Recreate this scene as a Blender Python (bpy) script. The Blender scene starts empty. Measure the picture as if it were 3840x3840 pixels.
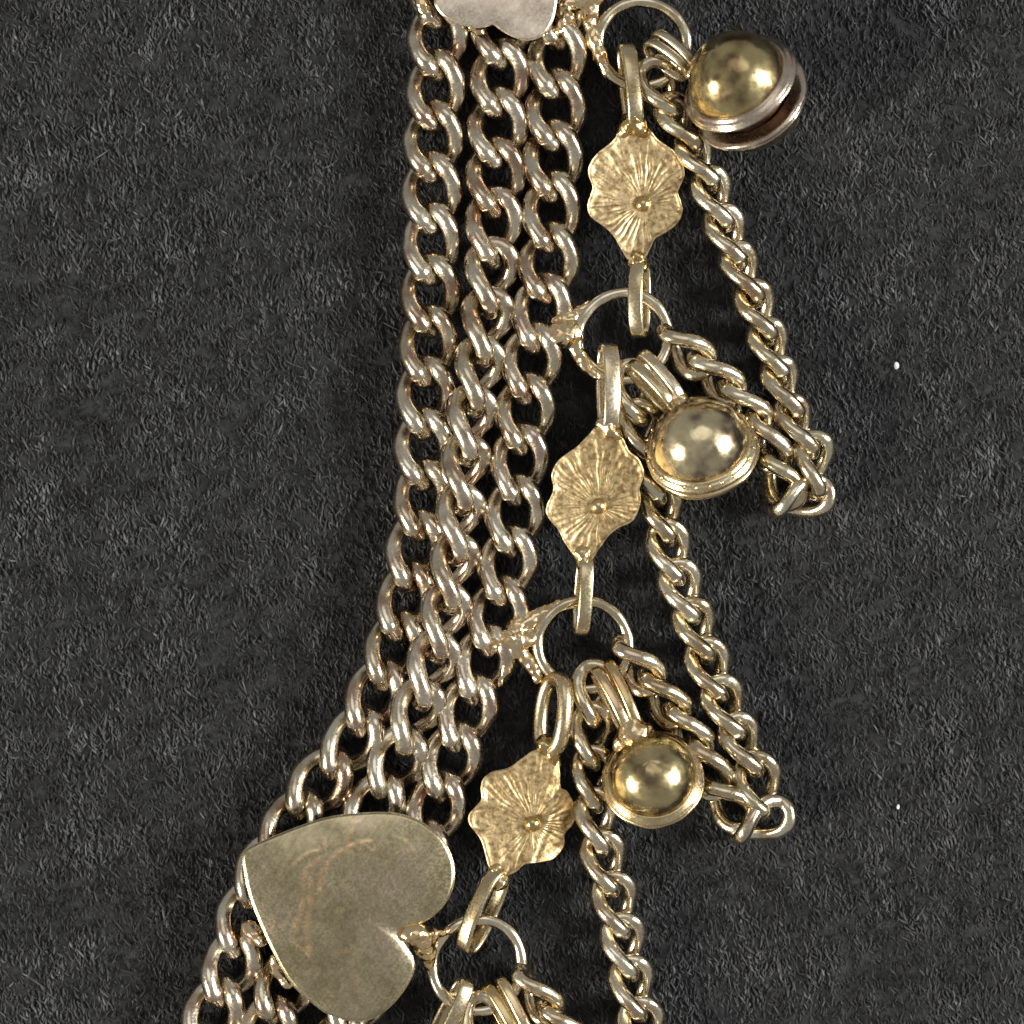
import bpy, math, random
import numpy as np
from mathutils import Vector, Matrix, noise

random.seed(7)
rng = np.random.default_rng(11)
R = math.radians
S = 0.050 / 3840.0            # metres per unit of the working grid (the view is 50 mm across)
D = 11500.0                   # camera height in grid units (about 150 mm)
scene = bpy.context.scene
col = scene.collection

# ------------------------------------------------------------------ camera
cam = bpy.data.cameras.new("camera")
cam.sensor_width = 36
cam.lens = 18.0 * D / 1920.0
cam.clip_start = 0.005
cam.clip_end = 20
cam.dof.use_dof = True
cam.dof.focus_distance = (D - 140) * S
cam.dof.aperture_fstop = 25.0
cam_o = bpy.data.objects.new("camera", cam)
cam_o.location = (0, 0, D * S)
col.objects.link(cam_o)
scene.camera = cam_o

# ------------------------------------------------------------------ world, lamps, exposure
world = bpy.data.worlds.new("World")
scene.world = world
world.use_nodes = True
bg = world.node_tree.nodes["Background"]
bg.inputs[0].default_value = (1.0, 0.97, 0.91, 1)
bg.inputs[1].default_value = 0.30

def area(name, loc, size, power, colr, target=(0, 0, 0), size_y=None, round_=True):
    l = bpy.data.lights.new(name, 'AREA')
    l.energy = power
    l.color = colr
    l.size = size
    if size_y:
        l.shape = 'ELLIPSE' if round_ else 'RECTANGLE'
        l.size_y = size_y
    o = bpy.data.objects.new(name, l)
    o.location = loc
    o.rotation_euler = (Vector(target) - Vector(loc)).to_track_quat('-Z', 'Y').to_euler()
    col.objects.link(o)
    return o

area("display_lamp_right", (0.33, 0.015, 0.21), 0.15, 3.0, (1.0, 0.97, 0.91), size_y=0.18)
area("display_lamp_left", (-0.30, -0.13, 0.17), 0.12, 2.1, (1.0, 0.91, 0.74), size_y=0.11)
area("added_overhead_fill", (0.0, 0.27, 0.55), 0.50, 0.36, (1.0, 0.95, 0.88), size_y=0.34)  # unseen soft light, added to brighten the reflection in the top plate

scene.view_settings.view_transform = 'Standard'
scene.view_settings.look = 'None'
scene.view_settings.exposure = 0
scene.view_settings.gamma = 1
scene.view_settings.use_curve_mapping = False
scene.render.engine = 'CYCLES'
scene.cycles.max_bounces = 8
scene.cycles.glossy_bounces = 4
scene.cycles.sample_clamp_indirect = 2.5
scene.cycles.diffuse_bounces = 2

# ------------------------------------------------------------------ helpers
def P(x, y, z=0.0):
    """point of the cloth plan (grid units, y down) lifted to height z, in metres"""
    k = (D - z) / D
    return Vector(((x - 1920) * k * S, (1920 - y) * k * S, z * S))

def new_obj(name, verts, faces, mat, parent=None, origin=None, smooth=True, colors=None):
    me = bpy.data.meshes.new(name)
    o = origin if origin is not None else Vector((0, 0, 0))
    me.from_pydata([(v[0] - o[0], v[1] - o[1], v[2] - o[2]) for v in verts], [], faces)
    me.update()
    if smooth:
        me.polygons.foreach_set("use_smooth", [True] * len(me.polygons))
    if colors is not None:
        a = me.color_attributes.new("wear", 'FLOAT_COLOR', 'POINT')
        a.data.foreach_set("color", [c for w in colors for c in (w, w, w, 1.0)])
    me.materials.append(mat)
    ob = bpy.data.objects.new(name, me)
    col.objects.link(ob)
    if parent is not None:
        ob.parent = parent
    elif origin is not None:
        ob.location = o
    return ob

def thing(name, loc, label, cat, group=None):
    e = bpy.data.objects.new(name, None)
    e.empty_display_size = 0.001
    e.location = loc
    col.objects.link(e)
    tag(e, label, cat, group)
    return e

def tag(o, label, cat, group=None):
    o["label"] = label
    o["category"] = cat
    if group:
        o["group"] = group

def catmull(pts, n, closed=False):
    """n points evenly spaced by arc length on a Catmull-Rom curve through pts"""
    p = np.array(pts, float)
    m = len(p)
    out = []
    segs = m if closed else m - 1
    for i in range(segs):
        if closed:
            a, b, c, d = p[(i - 1) % m], p[i], p[(i + 1) % m], p[(i + 2) % m]
        else:
            b, c = p[i], p[i + 1]
            a = p[i - 1] if i > 0 else 2 * b - c
            d = p[i + 2] if i + 2 < m else 2 * c - b
        for t in np.linspace(0, 1, 24, endpoint=False):
            out.append(0.5 * ((2 * b) + (-a + c) * t + (2 * a - 5 * b + 4 * c - d) * t * t + (-a + 3 * b - 3 * c + d) * t ** 3))
    out.append(p[0] if closed else p[-1])
    out = np.array(out)
    d = np.r_[0, np.cumsum(np.linalg.norm(np.diff(out[:, :3], axis=0), axis=1))]
    s = np.linspace(0, d[-1], n + 1)[:-1] if closed else np.linspace(0, d[-1], n)
    return np.stack([np.interp(s, d, out[:, k]) for k in range(out.shape[1])], 1)

def sweep(path, normals, section, closed=True, cap=True):
    """section = list of (a along binormal, b along normal); path, normals numpy arrays"""
    n = len(path)
    verts, faces = [], []
    for i in range(n):
        if closed:
            t = path[(i + 1) % n] - path[i - 1]
        else:
            t = path[min(i + 1, n - 1)] - path[max(i - 1, 0)]
        t = t / (np.linalg.norm(t) + 1e-12)
        nn = normals[i] - t * np.dot(t, normals[i])
        nn = nn / (np.linalg.norm(nn) + 1e-12)
        b = np.cross(t, nn)
        sec = section(i) if callable(section) else section
        for (a, c) in sec:
            verts.append(path[i] + b * a + nn * c)
        m = len(sec)
    for i in range(n if closed else n - 1):
        j = (i + 1) % n
        for k in range(m):
            l = (k + 1) % m
            faces.append((i * m + k, i * m + l, j * m + l, j * m + k))
    if not closed and cap:
        faces.append(tuple(range(m))[::-1])
        faces.append(tuple((n - 1) * m + k for k in range(m)))
    return verts, faces

def circle(r, m, squash=1.0):
    return [(r * math.cos(2 * math.pi * k / m), r * squash * math.sin(2 * math.pi * k / m)) for k in range(m)]

def roundrect(w, h, r, m=3):
    out = []
    for cx, cy, a0 in ((w / 2 - r, h / 2 - r, 0), (-w / 2 + r, h / 2 - r, 90), (-w / 2 + r, -h / 2 + r, 180), (w / 2 - r, -h / 2 + r, 270)):
        for k in range(m + 1):
            a = R(a0 + 90 * k / m)
            out.append((cx + r * math.cos(a), cy + r * math.sin(a)))
    return out

# ------------------------------------------------------------------ materials
def mk(name):
    m = bpy.data.materials.new(name)
    m.use_nodes = True
    nt = m.node_tree
    return m, nt, nt.nodes["Principled BSDF"]

def metal(name, c1, c2, c3, rough=(0.18, 0.34), big=900.0, bump=0.10, fine=9000.0, wear=None, bump_dist=2.0e-5, scratch=False):
    m, nt, b = mk(name)
    N, L = nt.nodes, nt.links
    tc = N.new("ShaderNodeTexCoord")
    oi = N.new("ShaderNodeObjectInfo")
    add = N.new("ShaderNodeVectorMath"); add.operation = 'ADD'
    comb = N.new("ShaderNodeCombineXYZ")
    mul = N.new("ShaderNodeMath"); mul.operation = 'MULTIPLY'; mul.inputs[1].default_value = 0.37
    L.new(oi.outputs["Random"], mul.inputs[0])
    for k in range(3):
        L.new(mul.outputs[0], comb.inputs[k])
    L.new(tc.outputs["Object"], add.inputs[0]); L.new(comb.outputs[0], add.inputs[1])
    n1 = N.new("ShaderNodeTexNoise"); n1.inputs["Scale"].default_value = big; n1.inputs["Detail"].default_value = 3
    L.new(add.outputs[0], n1.inputs["Vector"])
    r1 = N.new("ShaderNodeValToRGB")
    r1.color_ramp.elements[0].position = 0.37; r1.color_ramp.elements[0].color = (*c1, 1)
    r1.color_ramp.elements[1].position = 0.68; r1.color_ramp.elements[1].color = (*c3, 1)
    e = r1.color_ramp.elements.new(0.5); e.color = (*c2, 1)
    L.new(n1.outputs["Fac"], r1.inputs[0])
    hs = N.new("ShaderNodeHueSaturation")
    mr = N.new("ShaderNodeMapRange"); mr.inputs[3].default_value = 0.86; mr.inputs[4].default_value = 1.1
    L.new(oi.outputs["Random"], mr.inputs[0]); L.new(mr.outputs[0], hs.inputs["Value"])
    mr2 = N.new("ShaderNodeMapRange"); mr2.inputs[3].default_value = 1.15; mr2.inputs[4].default_value = 0.8
    L.new(oi.outputs["Random"], mr2.inputs[0]); L.new(mr2.outputs[0], hs.inputs["Saturation"])
    L.new(r1.outputs[0], hs.inputs["Color"])
    last = hs.outputs[0]
    if scratch:
        for rot, sc in ((1.15, (900, 3600, 900)), (0.0, (2600, 2600, 2600)), (2.2, (500, 9000, 500))):
            mp = N.new("ShaderNodeMapping"); mp.inputs["Rotation"].default_value = (0, 0, rot)
            mp2 = N.new("ShaderNodeMapping"); mp2.inputs["Scale"].default_value = sc
            ns = N.new("ShaderNodeTexNoise"); ns.inputs["Scale"].default_value = 1.0; ns.inputs["Detail"].default_value = 4
            L.new(add.outputs[0], mp.inputs["Vector"]); L.new(mp.outputs[0], mp2.inputs["Vector"]); L.new(mp2.outputs[0], ns.inputs["Vector"])
            rm = N.new("ShaderNodeMapRange"); rm.inputs[1].default_value = 0.35; rm.inputs[2].default_value = 0.72; rm.inputs[3].default_value = 0.93; rm.inputs[4].default_value = 1.12
            L.new(ns.outputs["Fac"], rm.inputs[0])
            mm = N.new("ShaderNodeMix"); mm.data_type = 'RGBA'; mm.blend_type = 'MULTIPLY'; mm.inputs[0].default_value = 1.0
            L.new(last, mm.inputs[6]); L.new(rm.outputs[0], mm.inputs[7])
            last = mm.outputs[2]
    if wear:
        at = N.new("ShaderNodeAttribute"); at.attribute_name = "wear"
        mx = N.new("ShaderNodeMix"); mx.data_type = 'RGBA'
        L.new(at.outputs["Fac"], mx.inputs[0]); L.new(last, mx.inputs[6]); mx.inputs[7].default_value = (*wear, 1)
        last = mx.outputs[2]
    L.new(last, b.inputs["Base Color"])
    b.inputs["Metallic"].default_value = 1.0
    n2 = N.new("ShaderNodeTexNoise"); n2.inputs["Scale"].default_value = fine; n2.inputs["Detail"].default_value = 4
    L.new(add.outputs[0], n2.inputs["Vector"])
    mr3 = N.new("ShaderNodeMapRange"); mr3.inputs[1].default_value = 0.3; mr3.inputs[2].default_value = 0.7
    mr3.inputs[3].default_value = rough[0]; mr3.inputs[4].default_value = rough[1]
    L.new(n2.outputs["Fac"], mr3.inputs[0]); L.new(mr3.outputs[0], b.inputs["Roughness"])
    n3 = N.new("ShaderNodeTexNoise"); n3.inputs["Scale"].default_value = fine * 0.45; n3.inputs["Detail"].default_value = 3
    L.new(add.outputs[0], n3.inputs["Vector"])
    bp = N.new("ShaderNodeBump"); bp.inputs["Strength"].default_value = bump; bp.inputs["Distance"].default_value = bump_dist
    L.new(n3.outputs["Fac"], bp.inputs["Height"]); L.new(bp.outputs[0], b.inputs["Normal"])
    return m

M_chain = metal("tarnished_silver_gilt", (0.50, 0.375, 0.29), (0.67, 0.595, 0.465), (0.83, 0.78, 0.66), rough=(0.13, 0.30), bump=0.34)
M_swag = metal("warm_silver_gilt", (0.54, 0.42, 0.29), (0.69, 0.61, 0.44), (0.80, 0.74, 0.57), rough=(0.13, 0.30), bump=0.34)
M_ring = metal("pale_silver_wire", (0.66, 0.56, 0.40), (0.70, 0.62, 0.46), (0.76, 0.70, 0.56), rough=(0.16, 0.28))
M_solder = metal("golden_solder", (0.74, 0.47, 0.25), (0.80, 0.62, 0.34), (0.76, 0.66, 0.44), rough=(0.12, 0.28), big=2200, bump=0.4, fine=4200, bump_dist=5e-5)
M_flower = metal("matte_gilt_petal", (0.27, 0.19, 0.09), (0.45, 0.335, 0.17), (0.56, 0.44, 0.25), rough=(0.40, 0.56), big=4200, bump=0.9, fine=9000, bump_dist=3.5e-5)
M_loop = metal("worn_gilt_strip", (0.58, 0.46, 0.28), (0.64, 0.55, 0.37), (0.72, 0.65, 0.48), rough=(0.18, 0.34))
M_dome = metal("polished_brass_dome", (0.27, 0.20, 0.12), (0.58, 0.48, 0.27), (0.74, 0.64, 0.36), rough=(0.13, 0.28), big=760, bump=0.6, fine=2600, bump_dist=5e-5)
M_rim = metal("brass_rim", (0.60, 0.42, 0.24), (0.66, 0.52, 0.27), (0.74, 0.62, 0.38), rough=(0.14, 0.30), bump=0.16)
M_heart = metal("dull_gilt_heart", (0.37, 0.31, 0.165), (0.45, 0.38, 0.215), (0.48, 0.39, 0.26), rough=(0.20, 0.36), big=520, bump=0.22, wear=(0.76, 0.54, 0.32), scratch=True)
M_plate = metal("pale_pink_silver", (0.62, 0.51, 0.42), (0.68, 0.59, 0.49), (0.72, 0.64, 0.54), rough=(0.24, 0.40), big=800, bump=0.16, scratch=True)
M_silver = metal("worn_silver_rim", (0.62, 0.50, 0.42), (0.70, 0.61, 0.52), (0.78, 0.72, 0.64), rough=(0.14, 0.30), bump=0.3)
M_dark = metal("painted_slit_shade", (0.04, 0.02, 0.012), (0.08, 0.04, 0.02), (0.16, 0.08, 0.045), rough=(0.4, 0.6))  # near-black brown, the shade inside the bell slits put into the colour

# felt
M_felt, nt, b = mk("black_felt")
N, L = nt.nodes, nt.links
tc = N.new("ShaderNodeTexCoord")
n = N.new("ShaderNodeTexNoise"); n.inputs["Scale"].default_value = 900; n.inputs["Detail"].default_value = 8; n.inputs["Roughness"].default_value = 0.7
L.new(tc.outputs["Object"], n.inputs["Vector"])
cr = N.new("ShaderNodeValToRGB")
cr.color_ramp.elements[0].position = 0.35; cr.color_ramp.elements[0].color = (0.008, 0.0085, 0.0095, 1)
cr.color_ramp.elements[1].position = 0.70; cr.color_ramp.elements[1].color = (0.035, 0.037, 0.041, 1)
L.new(n.outputs["Fac"], cr.inputs[0]); L.new(cr.outputs[0], b.inputs["Base Color"])
b.inputs["Roughness"].default_value = 0.95
b.inputs["Specular IOR Level"].default_value = 0.1
bp = N.new("ShaderNodeBump"); bp.inputs["Strength"].default_value = 0.8; bp.inputs["Distance"].default_value = 1.5e-4
L.new(n.outputs["Fac"], bp.inputs["Height"]); L.new(bp.outputs[0], b.inputs["Normal"])

M_fibre, nt, b = mk("felt_fibre")
N, L = nt.nodes, nt.links
at = N.new("ShaderNodeAttribute"); at.attribute_name = "shade"
cr = N.new("ShaderNodeValToRGB")
cr.color_ramp.elements[0].color = (0.009, 0.0095, 0.0105, 1)
cr.color_ramp.elements[1].color = (0.125, 0.131, 0.143, 1)
e = cr.color_ramp.elements.new(0.72); e.color = (0.060, 0.063, 0.069, 1)
L.new(at.outputs["Fac"], cr.inputs[0]); L.new(cr.outputs[0], b.inputs["Base Color"])
b.inputs["Roughness"].default_value = 0.7
b.inputs["Specular IOR Level"].default_value = 0.3

M_lint, nt, b = mk("white_lint")
b.inputs["Base Color"].default_value = (0.62, 0.62, 0.62, 1)
b.inputs["Roughness"].default_value = 0.8

# ------------------------------------------------------------------ felt cloth
def felt():
    half, nseg = 5200.0, 90
    verts, faces = [], []
    for j in range(nseg + 1):
        for i in range(nseg + 1):
            x = -half + 2 * half * i / nseg
            y = -half + 2 * half * j / nseg
            z = 7 * noise.noise(Vector((x / 420, y / 420, 0.3))) - 9
            verts.append((x * S, y * S, z * S))
    for j in range(nseg):
        for i in range(nseg):
            a = j * (nseg + 1) + i
            faces.append((a, a + 1, a + nseg + 2, a + nseg + 1))
    o = new_obj("felt_cloth", verts, faces, M_felt)
    o["kind"] = "structure"
    o["label"] = "black felt cloth lying under the jewellery"
    # loose nap on the cloth
    nf = 125000
    k = 4
    px = rng.uniform(-2250, 2250, nf); py = rng.uniform(-2250, 2250, nf)
    ang = rng.normal(R(100), R(25), nf)
    ln = rng.gamma(2.2, 6.5, nf) + 14
    curv = rng.normal(0, 0.45, nf)
    rad = rng.uniform(1.8, 4.4, nf)
    z0 = rng.uniform(-17, -4, nf)
    arch = rng.gamma(2.0, 3.5, nf)
    clump = np.array([noise.noise(Vector((a / 55, b / 85, 1.7))) + 0.8 * noise.noise(Vector((a / 170, b / 230, 5.1))) + 0.4 * noise.noise(Vector((a / 520, b / 640, 8.3))) for a, b in zip(px, py)])
    shade = np.clip(rng.beta(2.2, 3.6, nf) + 0.36 * clump, 0.0, 1.0)
    shade[rng.random(nf) < 0.001] = 1.0
    rad = rad * (1 + 0.3 * clump)
    z0 = np.array([7 * noise.noise(Vector((a / 420, b / 420, 0.3))) - 9 for a, b in zip(px, py)]) + rng.uniform(-6, 3, nf) + 2 * clump
    t = np.linspace(0, 1, k)
    vv = np.zeros((nf, k, 3, 3))
    cx = np.zeros((nf, k)); cy = np.zeros((nf, k))
    a = ang[:, None] + curv[:, None] * (t[None] - 0.5)
    step = ln[:, None] / (k - 1)
    cx[:, 1:] = np.cumsum(np.cos(a[:, :-1]) * step, 1); cy[:, 1:] = np.cumsum(np.sin(a[:, :-1]) * step, 1)
    cx += px[:, None]; cy += py[:, None]
    cz = z0[:, None] + arch[:, None] * np.sin(math.pi * t)[None]
    taper = (0.35 + 0.65 * np.sin(math.pi * (0.12 + 0.76 * t)))[None] * rad[:, None]
    for q in range(3):
        th = 2 * math.pi * q / 3 + math.pi / 2
        vv[:, :, q, 0] = cx - np.sin(a) * taper * math.cos(th)
        vv[:, :, q, 1] = cy + np.cos(a) * taper * math.cos(th)
        vv[:, :, q, 2] = cz + taper * math.sin(th)
    base = (np.arange(nf) * k * 3)[:, None, None, None]
    ii = np.arange(k - 1)[None, :, None]
    qq = np.arange(3)[None, None, :]
    q2 = (qq + 1) % 3
    f = np.stack([ii * 3 + qq, ii * 3 + q2, (ii + 1) * 3 + q2, (ii + 1) * 3 + qq], -1) + base
    f = f.reshape(-1, 4)
    me = bpy.data.meshes.new("felt_nap")
    nv = nf * k * 3
    me.vertices.add(nv); me.vertices.foreach_set("co", (vv * S).reshape(-1))
    me.loops.add(f.size); me.loops.foreach_set("vertex_index", f.reshape(-1).astype(np.int32))
    me.polygons.add(len(f)); me.polygons.foreach_set("loop_start", np.arange(len(f), dtype=np.int32) * 4)
    me.polygons.foreach_set("use_smooth", np.ones(len(f), bool))
    at = me.attributes.new("shade", 'FLOAT', 'POINT')
    at.data.foreach_set("value", np.repeat(shade, k * 3).astype(np.float32))
    me.update(); me.validate()
    me.materials.append(M_fibre)
    ob = bpy.data.objects.new("felt_nap", me)
    col.objects.link(ob)
    ob["kind"] = "stuff"
    ob["label"] = "short grey fibres of the black felt nap"
    ob["category"] = "fibres"
felt()

# ------------------------------------------------------------------ chains
PITCH = 190.0
def link_mesh(name, w, wire, twist, mat, pitch=PITCH, power=0.78, seed=0, n=64, m=16):
    h = (pitch + wire) / 2.0
    rs = random.Random(seed)
    ph, bend = rs.uniform(0, 6.28), rs.uniform(-0.05, 0.05)
    path, nor = [], []
    for i in range(n):
        a = 2 * math.pi * i / n
        c, s = math.cos(a), math.sin(a)
        x = w * math.copysign(abs(c) ** power, c) * (1 + 0.03 * math.sin(2 * a + ph))
        y = h * math.copysign(abs(s) ** 0.95, s)
        x += bend * y * 0.3
        f = twist * y / h
        path.append((x * math.cos(f), y, x * math.sin(f)))
        nor.append((-math.sin(f), 0, math.cos(f)))
    seam = 0.66 * n + rs.uniform(-1.5, 1.5)
    facet = rs.uniform(0.78, 0.9)
    def sec(i):
        r = wire / 2 * (1 + 0.035 * math.sin(i * 0.8 + ph) + rs.uniform(-0.012, 0.012))
        for q, amp in ((0, 0.07), (2.4, -0.10), (4.6, 0.06), (6.6, -0.06)):
            r *= 1 + amp * math.exp(-((i - seam - q) / 0.9) ** 2)
        out = []
        for k in range(m):
            c, d = math.cos(2 * math.pi * k / m + 0.3), math.sin(2 * math.pi * k / m + 0.3)
            out.append((r * math.copysign(abs(c) ** facet, c), r * math.copysign(abs(d) ** facet, d) * 0.98))
        return out
    v, f = sweep(np.array(path), np.array(nor), sec)
    me = bpy.data.meshes.new(name)
    me.from_pydata([tuple(q * S) for q in v], [], f)
    me.polygons.foreach_set("use_smooth", [True] * len(me.polygons))
    me.materials.append(mat)
    me.update()
    return me

def chain(label, pts, count, meshes, group=None, jitter=4.0, cat="chain"):
    """pts rows: x, y, z (height of the link middle), roll in degrees (left side up)"""
    q = catmull(pts, count)
    W = [P(a[0], a[1], a[2]) for a in q]
    base = P(q[0][0], q[0][1], 0)
    e = thing("curb_chain", base, label, cat, group)
    for i in range(count):
        a = W[max(i - 1, 0)]; c = W[min(i + 1, count - 1)]
        t = (c - a)
        gap = t.length / (min(i + 1, count - 1) - max(i - 1, 0))
        y = -t.normalized()
        up = Vector((0, 0, 1))
        x = y.cross(up).normalized()
        z = x.cross(y).normalized()
        rho = R(q[i][3] + random.gauss(0, jitter))
        x2 = x * math.cos(rho) - z * math.sin(rho)
        z2 = z * math.cos(rho) + x * math.sin(rho)
        M = Matrix(((x2.x, y.x, z2.x), (x2.y, y.y, z2.y), (x2.z, y.z, z2.z))).to_4x4()
        M = Matrix.Translation(W[i] - base) @ M @ Matrix.Diagonal((1, max(0.88, min(1.08, gap / (PITCH * S))), 1, 1))
        o = bpy.data.objects.new("link", meshes[i % len(meshes)])
        col.objects.link(o)
        o.parent = e
        o.matrix_local = M
    return e

L_main = [link_mesh("link", 82, 66, R(59), M_chain, seed=k, power=0.84) for k in range(5)]
L_swag = [link_mesh("link", 71, 58, R(54), M_swag, seed=20 + k, power=0.92) for k in range(5)]

GM = "long curb chains hanging side by side"
# left strand of the three
A = [(1640, -45, 95, 4), (1640, 145, 95, 4), (1633, 335, 95, 4), (1624, 526, 95, 4), (1619, 717, 95, 6), (1617, 921, 95, 6), (1613, 1117, 95, 6), (1605, 1303, 95, 8),
     (1597, 1494, 95, 8), (1590, 1685, 95, 8), (1585, 1876, 95, 10), (1557, 2067, 95, 12), (1521, 2259, 95, 12), (1476, 2440, 95, 12),
     (1402, 2622, 95, 12), (1315, 2790, 95, 12), (1205, 2930, 92, 12), (1100, 3085, 90, 14), (1000, 3255, 90, 14), (925, 3435, 92, 10), (868, 3625, 95, 8), (800, 3805, 95, 8), (730, 3985, 95, 8)]
chain("leftmost long silver-gilt curb chain, curving out past the heart's point to the lower left", A, len(A), L_main, GM)
B = [(1885, -80, 95, 2), (1880, 108, 95, 2), (1873, 303, 95, 4), (1864, 503, 95, 6), (1857, 699, 98, 8), (1848, 890, 106, 24), (1838, 1085, 118, 44),
     (1815, 1270, 132, 56), (1787, 1452, 140, 60), (1758, 1630, 146, 60), (1735, 1810, 150, 62), (1716, 1992, 152, 62), (1690, 2180, 152, 62),
     (1655, 2365, 152, 60), (1608, 2540, 146, 54), (1545, 2715, 132, 44), (1480, 2880, 105, 10), (1400, 3040, 92, 0), (1310, 3215, 90, 0), (1225, 3390, 90, 0), (1140, 3550, 92, 0), (1070, 3700, 95, 4), (1000, 3870, 95, 4)]
chain("middle long silver-gilt curb chain, squeezed between its two neighbours and rolled on edge lower down", B, len(B), L_main, GM)
Cc = [(2100, -160, 95, 4), (2098, 30, 95, 4), (2088, 220, 95, 4), (2083, 412, 95, 4), (2074, 603, 95, 4), (2068, 795, 95, 4), (2058, 985, 95, 5), (2030, 1168, 95, 8),
      (1994, 1350, 95, 8), (1970, 1540, 95, 8), (1948, 1735, 95, 10), (1930, 1925, 95, 10), (1904, 2114, 95, 10), (1868, 2300, 95, 12), (1812, 2490, 95, 14),
      (1750, 2676, 95, 12), (1690, 2858, 95, 12), (1632, 3043, 92, 12), (1570, 3225, 90, 8), (1500, 3400, 90, 8), (1425, 3570, 90, 8), (1345, 3740, 90, 8), (1270, 3920, 92, 8)]
chain("right-hand long curb chain of the three, with the wire rings soldered to its side", Cc, len(Cc), L_main, GM)

GS = "looped curb chains hanging from the wire rings"
Dp = [(2480, 335, 120, 40), (2550, 470, 110, 60), (2630, 625, 102, 62), (2692, 780, 100, 62), (2752, 940, 100, 62), (2812, 1085, 100, 62), (2868, 1235, 100, 62),
      (2916, 1385, 100, 62), (2966, 1535, 100, 62), (3024, 1680, 98, 62), (3062, 1795, 96, 52), (2968, 1890, 92, 50), (2915, 1770, 92, 62), (2872, 1640, 100, 66), (2790, 1525, 108, 62), (2680, 1410, 112, 58), (2571, 1312, 118, 56)]
chain("uppermost looped chain, swinging out to the far right and back to the second wire ring", Dp, 17, L_swag, GS)
F = [(2378, 1470, 108, 45), (2412, 1640, 80, 45), (2448, 1790, 74, 45), (2486, 1935, 86, 45), (2515, 2080, 98, 50), (2565, 2228, 98, 50), (2620, 2380, 98, 50), (2672, 2530, 98, 50), (2735, 2680, 98, 50),
     (2800, 2820, 98, 50), (2850, 2960, 96, 30), (2866, 3080, 92, 36), (2755, 3042, 92, 44), (2680, 2925, 95, 50), (2595, 2775, 100, 55), (2505, 2640, 108, 55), (2386, 2495, 116, 55)]
chain("middle looped chain running down right of the second bell and doubling back to the third", F, 17, L_swag, GS)
G = [(2225, 2600, 112, 40), (2222, 2785, 90, 44), (2230, 2985, 84, 48), (2256, 3180, 96, 44), (2303, 3359, 96, 44), (2342, 3541, 96, 44), (2380, 3727, 96, 40), (2425, 3910, 96, 40), (2490, 4090, 96, 44),
     (2500, 4230, 92, 44), (2370, 4200, 92, 44), (2260, 4060, 96, 50), (2155, 3930, 104, 55), (2010, 3725, 116, 55)]
chain("lowest looped chain, running down below the third bell and out of the picture", G, 16, L_swag, GS)
I = [(1815, 3850, 110, 40), (1830, 4030, 96, 40), (1850, 4210, 96, 36)]
chain("short piece of chain at the bottom edge starting from the lowest wire ring", I, 3, L_swag, GS)

# ------------------------------------------------------------------ solder lumps
def ico(center, r, seed=0):
    """small lumpy sphere"""
    nu, nvv = 10, 7
    verts, faces = [], []
    for j in range(nvv + 1):
        th = math.pi * j / nvv
        for i in range(nu):
            p = 2 * math.pi * i / nu
            d = Vector((math.sin(th) * math.cos(p), math.sin(th) * math.sin(p), math.cos(th)))
            k = 1 + 0.38 * noise.noise(d * 1.9 + Vector((seed * 3.1, seed, 0)))
            verts.append(center + d * (r * k * S))
    for j in range(nvv):
        for i in range(nu):
            a = j * nu + i; b_ = j * nu + (i + 1) % nu
            faces.append((a, b_, b_ + nu, a + nu))
    return verts, faces

_tex = bpy.data.textures.new("lumps", 'CLOUDS')
_tex.noise_scale = 30 * S
_tex.noise_depth = 1
def solder(parent, base, blobs, name="solder", mat=None, seed=1, strength=5, step=12):
    """blobs: strokes, each a list of (x, y, z, r) joined by lumps, melted together"""
    V, Fc = [], []
    rs = random.Random(seed)
    for stroke in blobs:
        for a, b_ in zip(stroke, stroke[1:] if len(stroke) > 1 else stroke):
            d = math.dist(a[:3], b_[:3])
            n = max(1, int(d / step))
            for i in range(n + 1):
                t = i / n
                q = [a[k] + (b_[k] - a[k]) * t for k in range(4)]
                v, f = ico(P(q[0] + rs.uniform(-4, 4), q[1] + rs.uniform(-4, 4), q[2] + rs.uniform(-4, 4)), q[3] * 1.22 * rs.uniform(0.85, 1.12), rs.randint(0, 99))
                o = len(V)
                V += [p - base for p in v]; Fc += [tuple(k + o for k in g) for g in f]
    ob = new_obj(name, V, Fc, mat or M_solder, parent)
    r = ob.modifiers.new("melt", 'REMESH'); r.mode = 'VOXEL'; r.voxel_size = 5 * S; r.use_smooth_shade = True
    s = ob.modifiers.new("soften", 'SMOOTH'); s.iterations = 12; s.factor = 0.6
    dsp = ob.modifiers.new("lumps", 'DISPLACE'); dsp.texture = _tex; dsp.strength = strength * S; dsp.texture_coords = 'GLOBAL'; dsp.mid_level = 0.5
    return ob

# ------------------------------------------------------------------ wire rings
def wire_ring(label, cx, cy, r, z, tiltx, tilty, blobs, wire=23, stretch=1.0):
    base = P(cx, cy, 0)
    e = thing("wire_ring", base, label, "ring", "wire rings soldered to the chain")
    n = 72
    path, nor = [], []
    for i in range(n):
        a = 2 * math.pi * i / n
        q = r * (1 + 0.022 * math.sin(2 * a + cx) + 0.012 * math.sin(3 * a + cy))
        x, y = q * math.cos(a), q * stretch * math.sin(a)
        zz = z + x * math.sin(R(tilty)) + y * math.sin(R(tiltx))
        path.append(np.array(P(cx + x, cy - y, zz)))
        nor.append(np.array((0, 0, 1.0)))
    v, f = sweep(np.array(path), nor, lambda i: circle(wire * S * (1 + 0.06 * math.sin(i * 0.9)), 14))
    new_obj("wire", [Vector(p) - base for p in v], f, M_ring, e)
    if blobs:
        solder(e, base, blobs, seed=int(cx))
    return e

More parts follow.
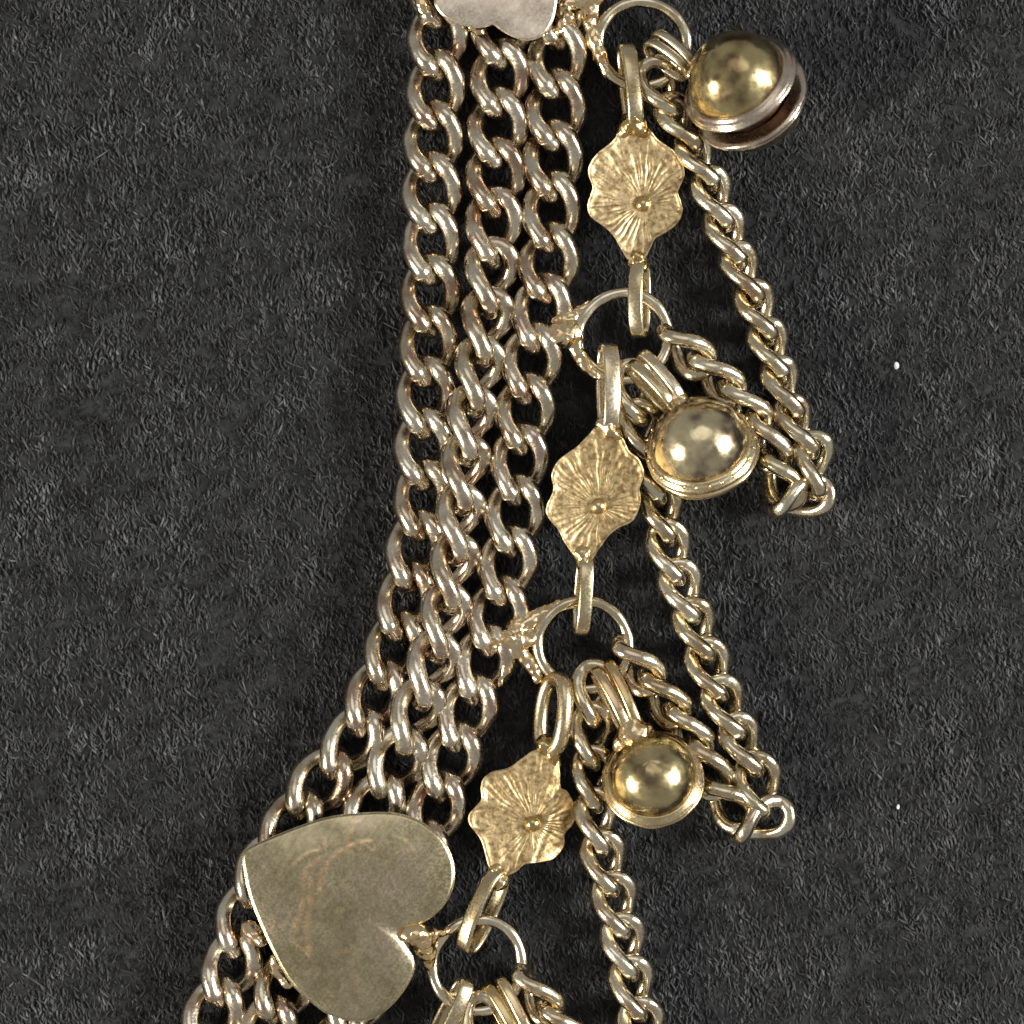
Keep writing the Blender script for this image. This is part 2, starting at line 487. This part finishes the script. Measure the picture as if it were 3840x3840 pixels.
wire_ring("wire ring at the top edge, beside the heart and left of the topmost bell", 2408, 165, 162, 105, 4, -3,
          [[(2225, 20, 105, 24), (2215, 90, 110, 26), (2232, 160, 112, 26), (2262, 235, 110, 22), (2285, 290, 100, 14)],
           [(2110, 20, 110, 26), (2170, 10, 110, 28), (2240, -10, 110, 30)], [(2130, 70, 150, 24), (2105, 45, 140, 22)]])
wire_ring("wire ring between the first and second flower charms, soldered to the chain with rough gold", 2338, 1261, 166, 105, 3, -3,
          [[(2020, 1262, 112, 26), (2060, 1262, 116, 34), (2110, 1255, 118, 40), (2150, 1250, 116, 36)], [(2080, 1210, 110, 18), (2130, 1190, 110, 24), (2180, 1165, 108, 20), (2215, 1142, 106, 18)],
           [(2150, 1270, 112, 32), (2165, 1320, 110, 26), (2200, 1375, 106, 22), (2240, 1410, 106, 18)], [(2090, 1300, 105, 22), (2075, 1360, 100, 16), (2068, 1405, 96, 10)]])
wire_ring("wire ring between the second and third flower charms, with a wide golden solder joint", 2189, 2417, 168, 105, 3, -3,
          [[(1838, 2420, 112, 26), (1890, 2400, 114, 36), (1940, 2400, 116, 36), (1980, 2395, 114, 30)], [(1930, 2350, 112, 30), (1990, 2325, 110, 26), (2050, 2292, 108, 22), (2100, 2262, 106, 18)],
           [(1940, 2440, 110, 30), (1985, 2480, 108, 24), (2020, 2540, 106, 18)], [(1920, 2460, 104, 26), (1890, 2520, 100, 16), (1868, 2570, 96, 10)]])
wire_ring("lowest wire ring, soldered with a bright gold lump to the notch of the heart", 1790, 3618, 170, 112, 2, -3,
          [[(1530, 3500, 222, 24), (1560, 3500, 222, 34), (1590, 3520, 205, 36), (1600, 3570, 160, 30), (1610, 3620, 125, 20)], [(1600, 3505, 190, 22), (1650, 3495, 150, 16), (1690, 3490, 125, 16)]])

# ------------------------------------------------------------------ strip loops (eyes)
def eye(parent, base, name, p0, p1, z0, z1, height, roll, sw=48, th=22, mat=None, groove=0.0):
    """closed strip loop from p0 to p1 (plan), its plane standing upright and rolled about its long axis"""
    a = np.array((p0[0], p0[1], z0), float); c = np.array((p1[0], p1[1], z1), float)
    mid = (a + c) / 2
    u = c - a; ln = np.linalg.norm(u); u = u / ln
    up = np.array((0, 0, 1.0)); up = up - u * np.dot(up, u); up /= np.linalg.norm(up)
    side = np.cross(u, up)
    v = up * math.cos(R(roll)) + side * math.sin(R(roll))
    n = 48
    path, nor = [], []
    w = np.cross(u, v)
    for i in range(n):
        t = 2 * math.pi * i / n
        x = ln / 2 * math.copysign(abs(math.cos(t)) ** 0.9, math.cos(t)); y = height / 2 * math.copysign(abs(math.sin(t)) ** 0.8, math.sin(t))
        q = mid + u * x + v * y
        path.append(np.array(P(*q)))
        nor.append(np.array((w[0], -w[1], w[2])))
    sec = roundrect(th, sw, min(th, sw) * 0.46, 3)
    if groove:
        sec = []
        m = 28
        for k in range(m):
            t = 2 * math.pi * k / m
            aa = th / 2 * math.copysign(abs(math.cos(t)) ** 0.5, math.cos(t)); bb = sw / 2 * math.copysign(abs(math.sin(t)) ** 0.6, math.sin(t))
            aa *= 1 - groove * math.exp(-(bb / (sw * 0.13)) ** 2)
            sec.append((aa, bb))
    sec = [(p * S, q * S) for p, q in sec]
    V, Fc = sweep(np.array(path), nor, sec)
    return new_obj(name, [Vector(p) - base for p in V], Fc, mat or M_loop, parent)

# ------------------------------------------------------------------ flower charms
def flower(label, outline, boss, z, dx, dy, loops, joints, fold=None, seed=0):
    """outline in plan; dx, dy slope of the plate; rays of pressed grooves run from the boss"""
    cx = sum(p[0] for p in outline) / len(outline); cy = sum(p[1] for p in outline) / len(outline)
    base = P(cx, cy, 0)
    e = thing("flower_charm", base, label, "charm", "flower charms linking the wire rings")
    nth, nr = 288, 26
    o = catmull([(p[0], p[1]) for p in outline], nth, closed=True)
    rs = random.Random(seed)
    ph = [rs.uniform(0, 6.28) for _ in range(8)]
    def height(x, y, s, th):
        hgt = z + dx * (x - cx) + dy * (y - cy)
        hgt += -10 * (1 - s) ** 2 + 14 * s * s                      # shallow dish
        g = 0.6 * math.sin(19 * th + ph[0] + 1.3 * math.sin(3 * th + ph[1])) + 0.8 * math.sin(37 * th + ph[2] + 1.4 * math.sin(5 * th) + 3 * noise.noise(Vector((x / 60, y / 60, seed))))
        amp = (1.8 + 2.2 * noise.noise(Vector((x / 120, y / 120, seed + 4)))) * min(1, max(0, (s - 0.16) / 0.3)) * (1 - max(0, (s - 0.86) / 0.14))
        hgt += amp * max(-1, min(0.45, g))
        if s > 0.9:
            hgt += 5 * math.sin((s - 0.9) / 0.1 * math.pi / 2)
        hgt += 4 * noise.noise(Vector((x / 45, y / 45, seed)))
        if fold:
            fx, fy, nx, ny, k = fold
            d = (x - fx) * nx + (y - fy) * ny
            if d > 0:
                hgt -= k * d * min(1, d / 30)
        return hgt
    verts, faces = [], []
    bx, by = boss
    for side in (0, 1):
        for j in range(nr + 1):
            s = max(0.004, (j / nr) ** 0.9)
            for i in range(nth):
                x = bx + (o[i][0] - bx) * s; y = by + (o[i][1] - by) * s
                th = math.atan2(y - by, x - bx)
                h = height(x, y, s, th)
                verts.append(P(x, y, h - (15 if side else 0) - (3 if (not side and j == nr) else 0)) - base)
    K = (nr + 1) * nth
    for side in (0, 1):
        for j in range(nr):
            for i in range(nth):
                i2 = (i + 1) % nth
                q = (side * K + j * nth + i, side * K + j * nth + i2, side * K + (j + 1) * nth + i2, side * K + (j + 1) * nth + i)
                faces.append(q if side else q[::-1])
    for i in range(nth):
        i2 = (i + 1) % nth
        faces.append((nr * nth + i, nr * nth + i2, K + nr * nth + i2, K + nr * nth + i))
    pl = new_obj("petal_plate", verts, faces, M_flower, e)
    # raised bead in the middle
    hz = height(bx, by, 0.02, 0)
    v, f = [], []
    nu, nl = 20, 10
    for j in range(nl + 1):
        t = math.pi * 0.6 * j / nl
        for i in range(nu):
            p = 2 * math.pi * i / nu
            v.append(P(bx + 31 * math.sin(t) * math.cos(p), by + 31 * math.sin(t) * math.sin(p), hz + 4 + 28 * math.cos(t)) - base)
    for j in range(nl):
        for i in range(nu):
            a, c = j * nu + i, j * nu + (i + 1) % nu
            f.append((a, a + nu, c + nu, c))
    new_obj("bead", v, f, M_rim, e)
    for lp in loops:
        eye(e, base, "eye_loop", *lp)
    for q in joints:
        solder(e, base, [q], name="solder", mat=M_rim, seed=seed + 5, strength=8)
    return e

z2 = lambda pts: [(x * .5176 + 2100, y * .5176) for x, y in pts]
o1 = z2([(430, 955), (600, 900), (710, 1010), (820, 1090), (885, 1180), (902, 1270), (870, 1350), (855, 1400), (875, 1460), (888, 1530), (850, 1620), (760, 1690), (690, 1730),
         (655, 1800), (600, 1885), (500, 1885), (440, 1800), (380, 1700), (300, 1630), (222, 1570), (198, 1490), (225, 1400), (235, 1350), (205, 1260), (215, 1190), (270, 1110), (360, 1040), (405, 990)])
flower("topmost flower charm, level and directly left of the topmost bell's chain", o1, (2413, 763), 150, 0.0, 0.05,
       [((2348, 175), (2378, 470), 150, 142, 120, 12, 62, 26), ((2400, 985), (2398, 1255), 150, 140, 120, -16, 56, 22)],
       [[(2340, 490, 146, 22), (2370, 455, 152, 34), (2395, 475, 152, 28), (2420, 505, 146, 14)], [(2350, 940, 144, 14), (2385, 965, 146, 30), (2400, 1000, 150, 28)]], seed=3)
o2 = [(2240, 1597), (2300, 1600), (2333, 1638), (2359, 1690), (2395, 1721), (2415, 1775), (2399, 1831), (2402, 1883), (2376, 1950), (2319, 1981), (2283, 2010), (2247, 2059), (2205, 2115),
      (2160, 2090), (2118, 2036), (2095, 1990), (2054, 1938), (2049, 1900), (2075, 1835), (2068, 1783), (2085, 1738), (2115, 1708), (2162, 1675), (2209, 1628)]
flower("second flower charm from the top, touching the left side of the second bell", o2, (2245, 1898), 168, 0.02, 0.04,
       [((2280, 1300), (2283, 1610), 145, 160, 124, 14, 66, 26), ((2196, 2095), (2178, 2372), 165, 140, 116, 10, 54, 22)],
       [[(2262, 1590, 162, 26), (2285, 1600, 168, 30), (2318, 1640, 164, 16)], [(2185, 2075, 158, 32), (2196, 2115, 162, 28)]], seed=8)
o3 = [(2011, 2811), (2083, 2826), (2099, 2894), (2102, 2950), (2130, 2971), (2161, 3039), (2148, 3090), (2119, 3126), (2115, 3173), (2078, 3219), (2026, 3233), (1966, 3243), (1933, 3271),
      (1887, 3285), (1840, 3262), (1821, 3210), (1803, 3150), (1762, 3094), (1758, 3056), (1784, 3024), (1805, 2996), (1803, 2954), (1812, 2920), (1845, 2894), (1907, 2878), (1959, 2842)]
flower("third flower charm from the top, bent along its right edge, just right of the heart", o3, (1998, 3090), 155, 0.02, 0.02,
       [((2088, 2545), (2060, 2815), 150, 145, 150, 36, 60, 54), ((1880, 3265), (1748, 3560), 150, 140, 125, -30, 58, 24)],
       [[(2040, 2790, 150, 32), (2068, 2820, 152, 28), (2090, 2870, 148, 14)], [(1862, 3265, 144, 34), (1868, 3305, 152, 30)]], fold=(2062, 3040, 0.93, 0.36, 1.0), seed=14)
# the next charm below shows only its loop and the top of its plate
o4 = [(1590, 3930), (1650, 3950), (1690, 4010), (1740, 4050), (1750, 4110), (1725, 4160), (1735, 4220), (1690, 4290), (1610, 4340), (1550, 4400), (1500, 4390), (1470, 4320), (1400, 4260), (1390, 4200), (1415, 4140), (1400, 4080), (1450, 4020), (1540, 3970)]
flower("flower charm hanging off the bottom edge, only its flat loop in view", o4, (1590, 4170), 118, 0.0, 0.0,
       [((1748, 3680), (1612, 3950), 150, 120, 120, 20, 56, 22), ((1500, 4390), (1460, 4640), 120, 130, 116, 10, 54, 22)], [[(1610, 3940, 120, 24), (1625, 3960, 118, 20)]], seed=19)

# ------------------------------------------------------------------ bells
def bell(label, cx, cy, z, rad, azim, tilt, gap, loop, joint, beads=False, seed=0, rim_mat=None):
    rim_mat = rim_mat or M_rim
    """two domed halves with flanges; the top dome points to the viewer, tilted by tilt towards azim (plan angle, 90 = up the picture)"""
    base = P(cx, cy, 0)
    e = thing("bell", base, label, "bell", "round bells hanging from the wire rings")
    ax = Vector((math.cos(R(azim)) * math.sin(R(tilt)), math.sin(R(azim)) * math.sin(R(tilt)), math.cos(R(tilt))))
    Q = ax.to_track_quat('Z', 'Y').to_matrix()
    c = P(cx, cy, z) - base
    def lathe(name, prof, mat, m=72, wob=0.0, parent=e):
        v, f = [], []
        for j, (r, h) in enumerate(prof):
            for i in range(m):
                t = 2 * math.pi * i / m
                rr = r * (1 + wob * noise.noise(Vector((math.cos(t) * 2.2, math.sin(t) * 2.2, h * 3 + seed))))
                hh = h + min(1, r * 3) * wob * 0.6 * noise.noise(Vector((math.cos(t) * 1.6 + 5, math.sin(t) * 1.6, seed + r)))
                v.append(c + Q @ Vector((rr * math.cos(t), rr * math.sin(t), hh)) * (rad * S))
        for j in range(len(prof) - 1):
            for i in range(m):
                a, b_ = j * m + i, j * m + (i + 1) % m
                f.append((a, b_, b_ + m, a + m))
        return new_obj(name, v, f, mat, parent)
    g = gap
    dr = 0.85 if rim_mat is M_rim else 0.81
    dome = [(dr * math.sin(t) + 1e-4, g + 0.06 + 0.86 * math.cos(t)) for t in np.linspace(0, math.pi / 2, 26)]
    lathe("dome", dome[::-1], M_dome, wob=0.02)
    k = (1.0 - dr)
    rim = [(dr - 0.04, g + 0.10), (dr + 0.015, g + 0.135), (dr + 0.16 * k, g + 0.14), (dr + 0.36 * k, g + 0.115), (dr + 0.40 * k, g + 0.08), (dr + 0.62 * k, g + 0.085), (dr + 0.74 * k, g + 0.05), (dr + 0.78 * k, g + 0.03), (dr + 0.98 * k, g + 0.02), (dr + 0.97 * k, g - 0.015), (0.88, g - 0.01), (0.80, g + 0.02), (0.72, g + 0.05)]
    lathe("upper_rim", rim, rim_mat, wob=0.02)
    low = [(0.74, -g + 0.02), (0.90, -g - 0.01), (0.975, -g - 0.02), (1.0, -g - 0.045), (1.0, -g - 0.085), (0.97, -g - 0.105), (0.95, -g - 0.115), (0.965, -g - 0.14), (0.96, -g - 0.18), (0.92, -g - 0.20), (0.86, -g - 0.22)]
    lathe("lower_rim", low, rim_mat, wob=0.03)
    cup = [(0.88 * math.cos(t) + 1e-4, -g - 0.12 - 0.66 * math.sin(t)) for t in np.linspace(0, math.pi / 2, 14)]
    lathe("cup", cup, M_dome, wob=0.02)
    lathe("inner_wall", [(0.70, g + 0.05), (0.62, 0.0), (0.70, -g - 0.1)], M_dark)  # fills the slit, coloured dark to stand for its shade
    if beads:
        for k in range(26):
            t = 2 * math.pi * k / 26
            pos = c + Q @ Vector((0.945 * math.cos(t), 0.945 * math.sin(t), g + 0.08)) * (rad * S)
            v, f = ico(Vector((0, 0, 0)), 7, k)
            new_obj("bead", [p + pos for p in v], f, M_rim, e)
    p0, p1, l0, l1, hgt, roll, sw, th, lm, spread = loop
    d = math.dist(p0, p1); nx, ny = -(p1[1] - p0[1]) / d, (p1[0] - p0[0]) / d
    for sg in (-1, 1):
        k = sg * spread
        eye(e, base, "loop", (p0[0] + nx * k, p0[1] + ny * k), (p1[0] + nx * k * 0.75, p1[1] + ny * k * 0.75), l0, l1, hgt + sg * 6, roll, sw, th, lm)
    solder(e, base, [joint], seed=seed + 40, strength=9)
    return e

bell("topmost bell, its dark slit open between two silvery rims, near the upper right", 2793, 342, 250, 224, 132, 45, 0.19,
     ((2440, 150), (2585, 268), 150, 190, 110, 30, 36, 22, M_loop, 24), [(2560, 255, 185, 18), (2595, 275, 190, 24), (2625, 290, 195, 18)], seed=1, rim_mat=M_silver)
bell("second bell, ringed with tiny beads, its edge overlapping the middle flower charm", 2630, 1680, 205, 210, 108, 37, 0.04,
     ((2385, 1350), (2535, 1515), 140, 190, 105, 20, 44, 26, M_loop, 30), [(2505, 1480, 190, 22), (2530, 1500, 195, 30), (2560, 1500, 205, 20)], beads=True, seed=2)
bell("third bell, smallest, with a smooth dome and a soldered double-strand loop above it", 2449, 2920, 190, 188, 105, 27, 0.04,
     ((2255, 2500), (2370, 2735), 140, 190, 105, 12, 42, 26, M_rim, 28), [(2345, 2690, 190, 26), (2370, 2720, 195, 40), (2380, 2760, 200, 44), (2330, 2790, 170, 28), (2420, 2745, 190, 26)], seed=3)
# the next bell below shows only its loop
bell("bell below the bottom edge, only its double-strand loop in view", 2050, 4120, 190, 187, 100, 14, 0.035,
     ((1850, 3690), (1985, 3945), 140, 190, 105, 12, 42, 26, M_rim, 28), [(1960, 3900, 190, 26), (1985, 3930, 195, 40), (1990, 3970, 200, 40)], seed=4)

# ------------------------------------------------------------------ hearts
def plate(name, label, outline, z, dx, dy, mat, center, lines=(), dome=10, thick=17, cat="charm", n=220):
    cx, cy = center
    base = P(cx, cy, 0)
    e = thing(name, base, label, cat)
    o = catmull(outline, n, closed=True)
    nr = 64
    L_ = [(catmull(l, 40), w, hh, wr) for l, w, hh, wr in lines]
    verts, faces, cols = [], [], []
    for side in (0, 1):
        for j in range(nr + 1):
            s = max(0.0006, 1 - (1 - j / nr) ** 1.15)
            for i in range(n):
                x = cx + (o[i][0] - cx) * s; y = cy + (o[i][1] - cy) * s
                h = z + dx * (x - cx) + dy * (y - cy) + dome * (1 - s ** 3) + 3.0 * noise.noise(Vector((x / 110, y / 110, 2.0)))
                w_ = 0.0
                if not side:
                    if s > 0.97:
                        h -= 9 * ((s - 0.97) / 0.03) ** 2
                    for l, w, hh, wr in L_:
                        d2 = ((l[:, 0] - x) ** 2 + (l[:, 1] - y) ** 2).min()
                        g = math.exp(-d2 / (w * w * 1.3)) * (0.8 + 1.1 * noise.noise(Vector((x / 26, y / 34, 9))))
                        h += hh * g; w_ = max(w_, wr * g)
                else:
                    h -= thick
                verts.append(P(x, y, h) - base); cols.append(max(0, min(1, w_)))
    K = (nr + 1) * n
    for side in (0, 1):
        for j in range(nr):
            for i in range(n):
                i2 = (i + 1) % n
                q = (side * K + j * n + i, side * K + j * n + i2, side * K + (j + 1) * n + i2, side * K + (j + 1) * n + i)
                faces.append(q[::-1] if not side else q)
    for i in range(n):
        i2 = (i + 1) % n
        faces.append((nr * n + i, nr * n + i2, K + nr * n + i2, K + nr * n + i))
    new_obj("plate", verts, faces, mat, e, colors=cols)
    return e, base

heart = [(909, 3200), (935, 3176), (1002, 3145), (1131, 3094), (1245, 3060), (1375, 3046), (1478, 3047), (1556, 3068), (1620, 3106), (1666, 3152), (1697, 3214), (1707, 3276), (1697, 3338),
         (1666, 3395), (1620, 3440), (1560, 3475), (1518, 3500), (1518, 3530), (1545, 3580), (1556, 3632), (1527, 3699), (1475, 3765), (1416, 3811), (1359, 3830), (1287, 3824), (1219, 3798), (1157, 3751),
         (1105, 3704), (1064, 3647), (1012, 3549), (961, 3435), (930, 3347), (911, 3254)]
z9 = lambda pts: [(x * .5176 + 650, y * .5176 + 2840) for x, y in pts]
lines = [(z9([(1420, 610), (1280, 650), (1150, 740), (1080, 850), (1060, 960)]), 8.6, 1.5, 1.18),
         (z9([(1320, 470), (1280, 560), (1240, 630)]), 7.5, 1.2, 0.82),
         (z9([(1100, 590), (1080, 670), (980, 700), (880, 780)]), 6.4, 1.2, 0.71),
         (z9([(1060, 740), (960, 830), (940, 960), (930, 1100), (890, 1210)]), 8.6, 1.5, 1.06),
         (z9([(990, 900), (985, 1080), (970, 1230), (985, 1400)]), 9.8, 1.5, 1.06),
         (z9([(900, 1250), (870, 1310), (930, 1380), (990, 1440)]), 6.4, 1.2, 0.71),
         (z9([(830, 720), (800, 820), (770, 860)]), 6.4, 0.8, 0.59),
         (z9([(1060, 960), (1050, 1060), (1070, 1150)]), 7.5, 1.2, 0.41),
         (z9([(1600, 580), (1680, 610), (1740, 690)]), 5.0, 1.0, 0.6), (z9([(1190, 1120), (1225, 1110)]), 6.0, 1.0, 0.8), (z9([(1210, 1420), (1260, 1400)]), 6.0, 1.0, 0.8),
         (z9([(1390, 640), (1450, 690)]), 4.0, 0.8, 0.5), (z9([(720, 1230), (750, 1180)]), 5.0, 1.0, 0.6), (z9([(1040, 1400), (1110, 1340)]), 5.0, 1.0, 0.5), (z9([(1300, 1500), (1350, 1690)]), 7.0, 0.6, 0.3)]
e, base = plate("heart_charm", "large dull gilt heart plate lying on its side across the three chains", heart, 228, -0.03, 0.02, M_heart, (1310, 3400), lines, dome=22)
solder(e, base, [[(930, 3480, 150, 24), (955, 3500, 160, 26), (975, 3530, 180, 22)], [(1030, 3590, 170, 20), (1040, 3640, 150, 20), (1075, 3690, 150, 18)]], name="solder", seed=77)

top = [(1628, 0), (1636, 30), (1665, 64), (1722, 91), (1787, 105), (1832, 99), (1849, 93), (1885, 119), (1936, 144), (1987, 152), (2038, 131), (2071, 84), (2086, 28), (2088, -40), (2060, -130), (1990, -230), (1890, -330),
       (1790, -400), (1740, -410), (1705, -360), (1665, -240), (1635, -110)]
e, base = plate("heart_charm", "pale pinkish silver heart plate cut off by the top edge, its two lobes showing", top, 212, 0.0, 0.0, M_plate, (1850, -90), [], dome=6, thick=22)
solder(e, base, [[(1575, -20, 150, 24), (1590, 30, 155, 22), (1600, 75, 140, 16)], [(1770, 105, 150, 16), (1800, 125, 150, 16)], [(2050, 130, 150, 18), (2095, 120, 150, 22), (2110, 90, 150, 20)]], name="solder", seed=78, strength=10)

# ------------------------------------------------------------------ lint
for (x, y, r, lab) in ((3362, 1370, 11, "white speck of lint on the felt, upper right"), (3368, 3026, 7, "tiny white speck of lint on the felt, lower right")):
    v, f = ico(Vector((0, 0, 0)), r, x)
    b_ = P(x, y, 10)
    o = new_obj("lint_speck", [Vector((p.x * 0.75, p.y * 1.3, p.z * 0.6)) + b_ for p in v], f, M_lint, origin=b_)
    tag(o, lab, "lint")
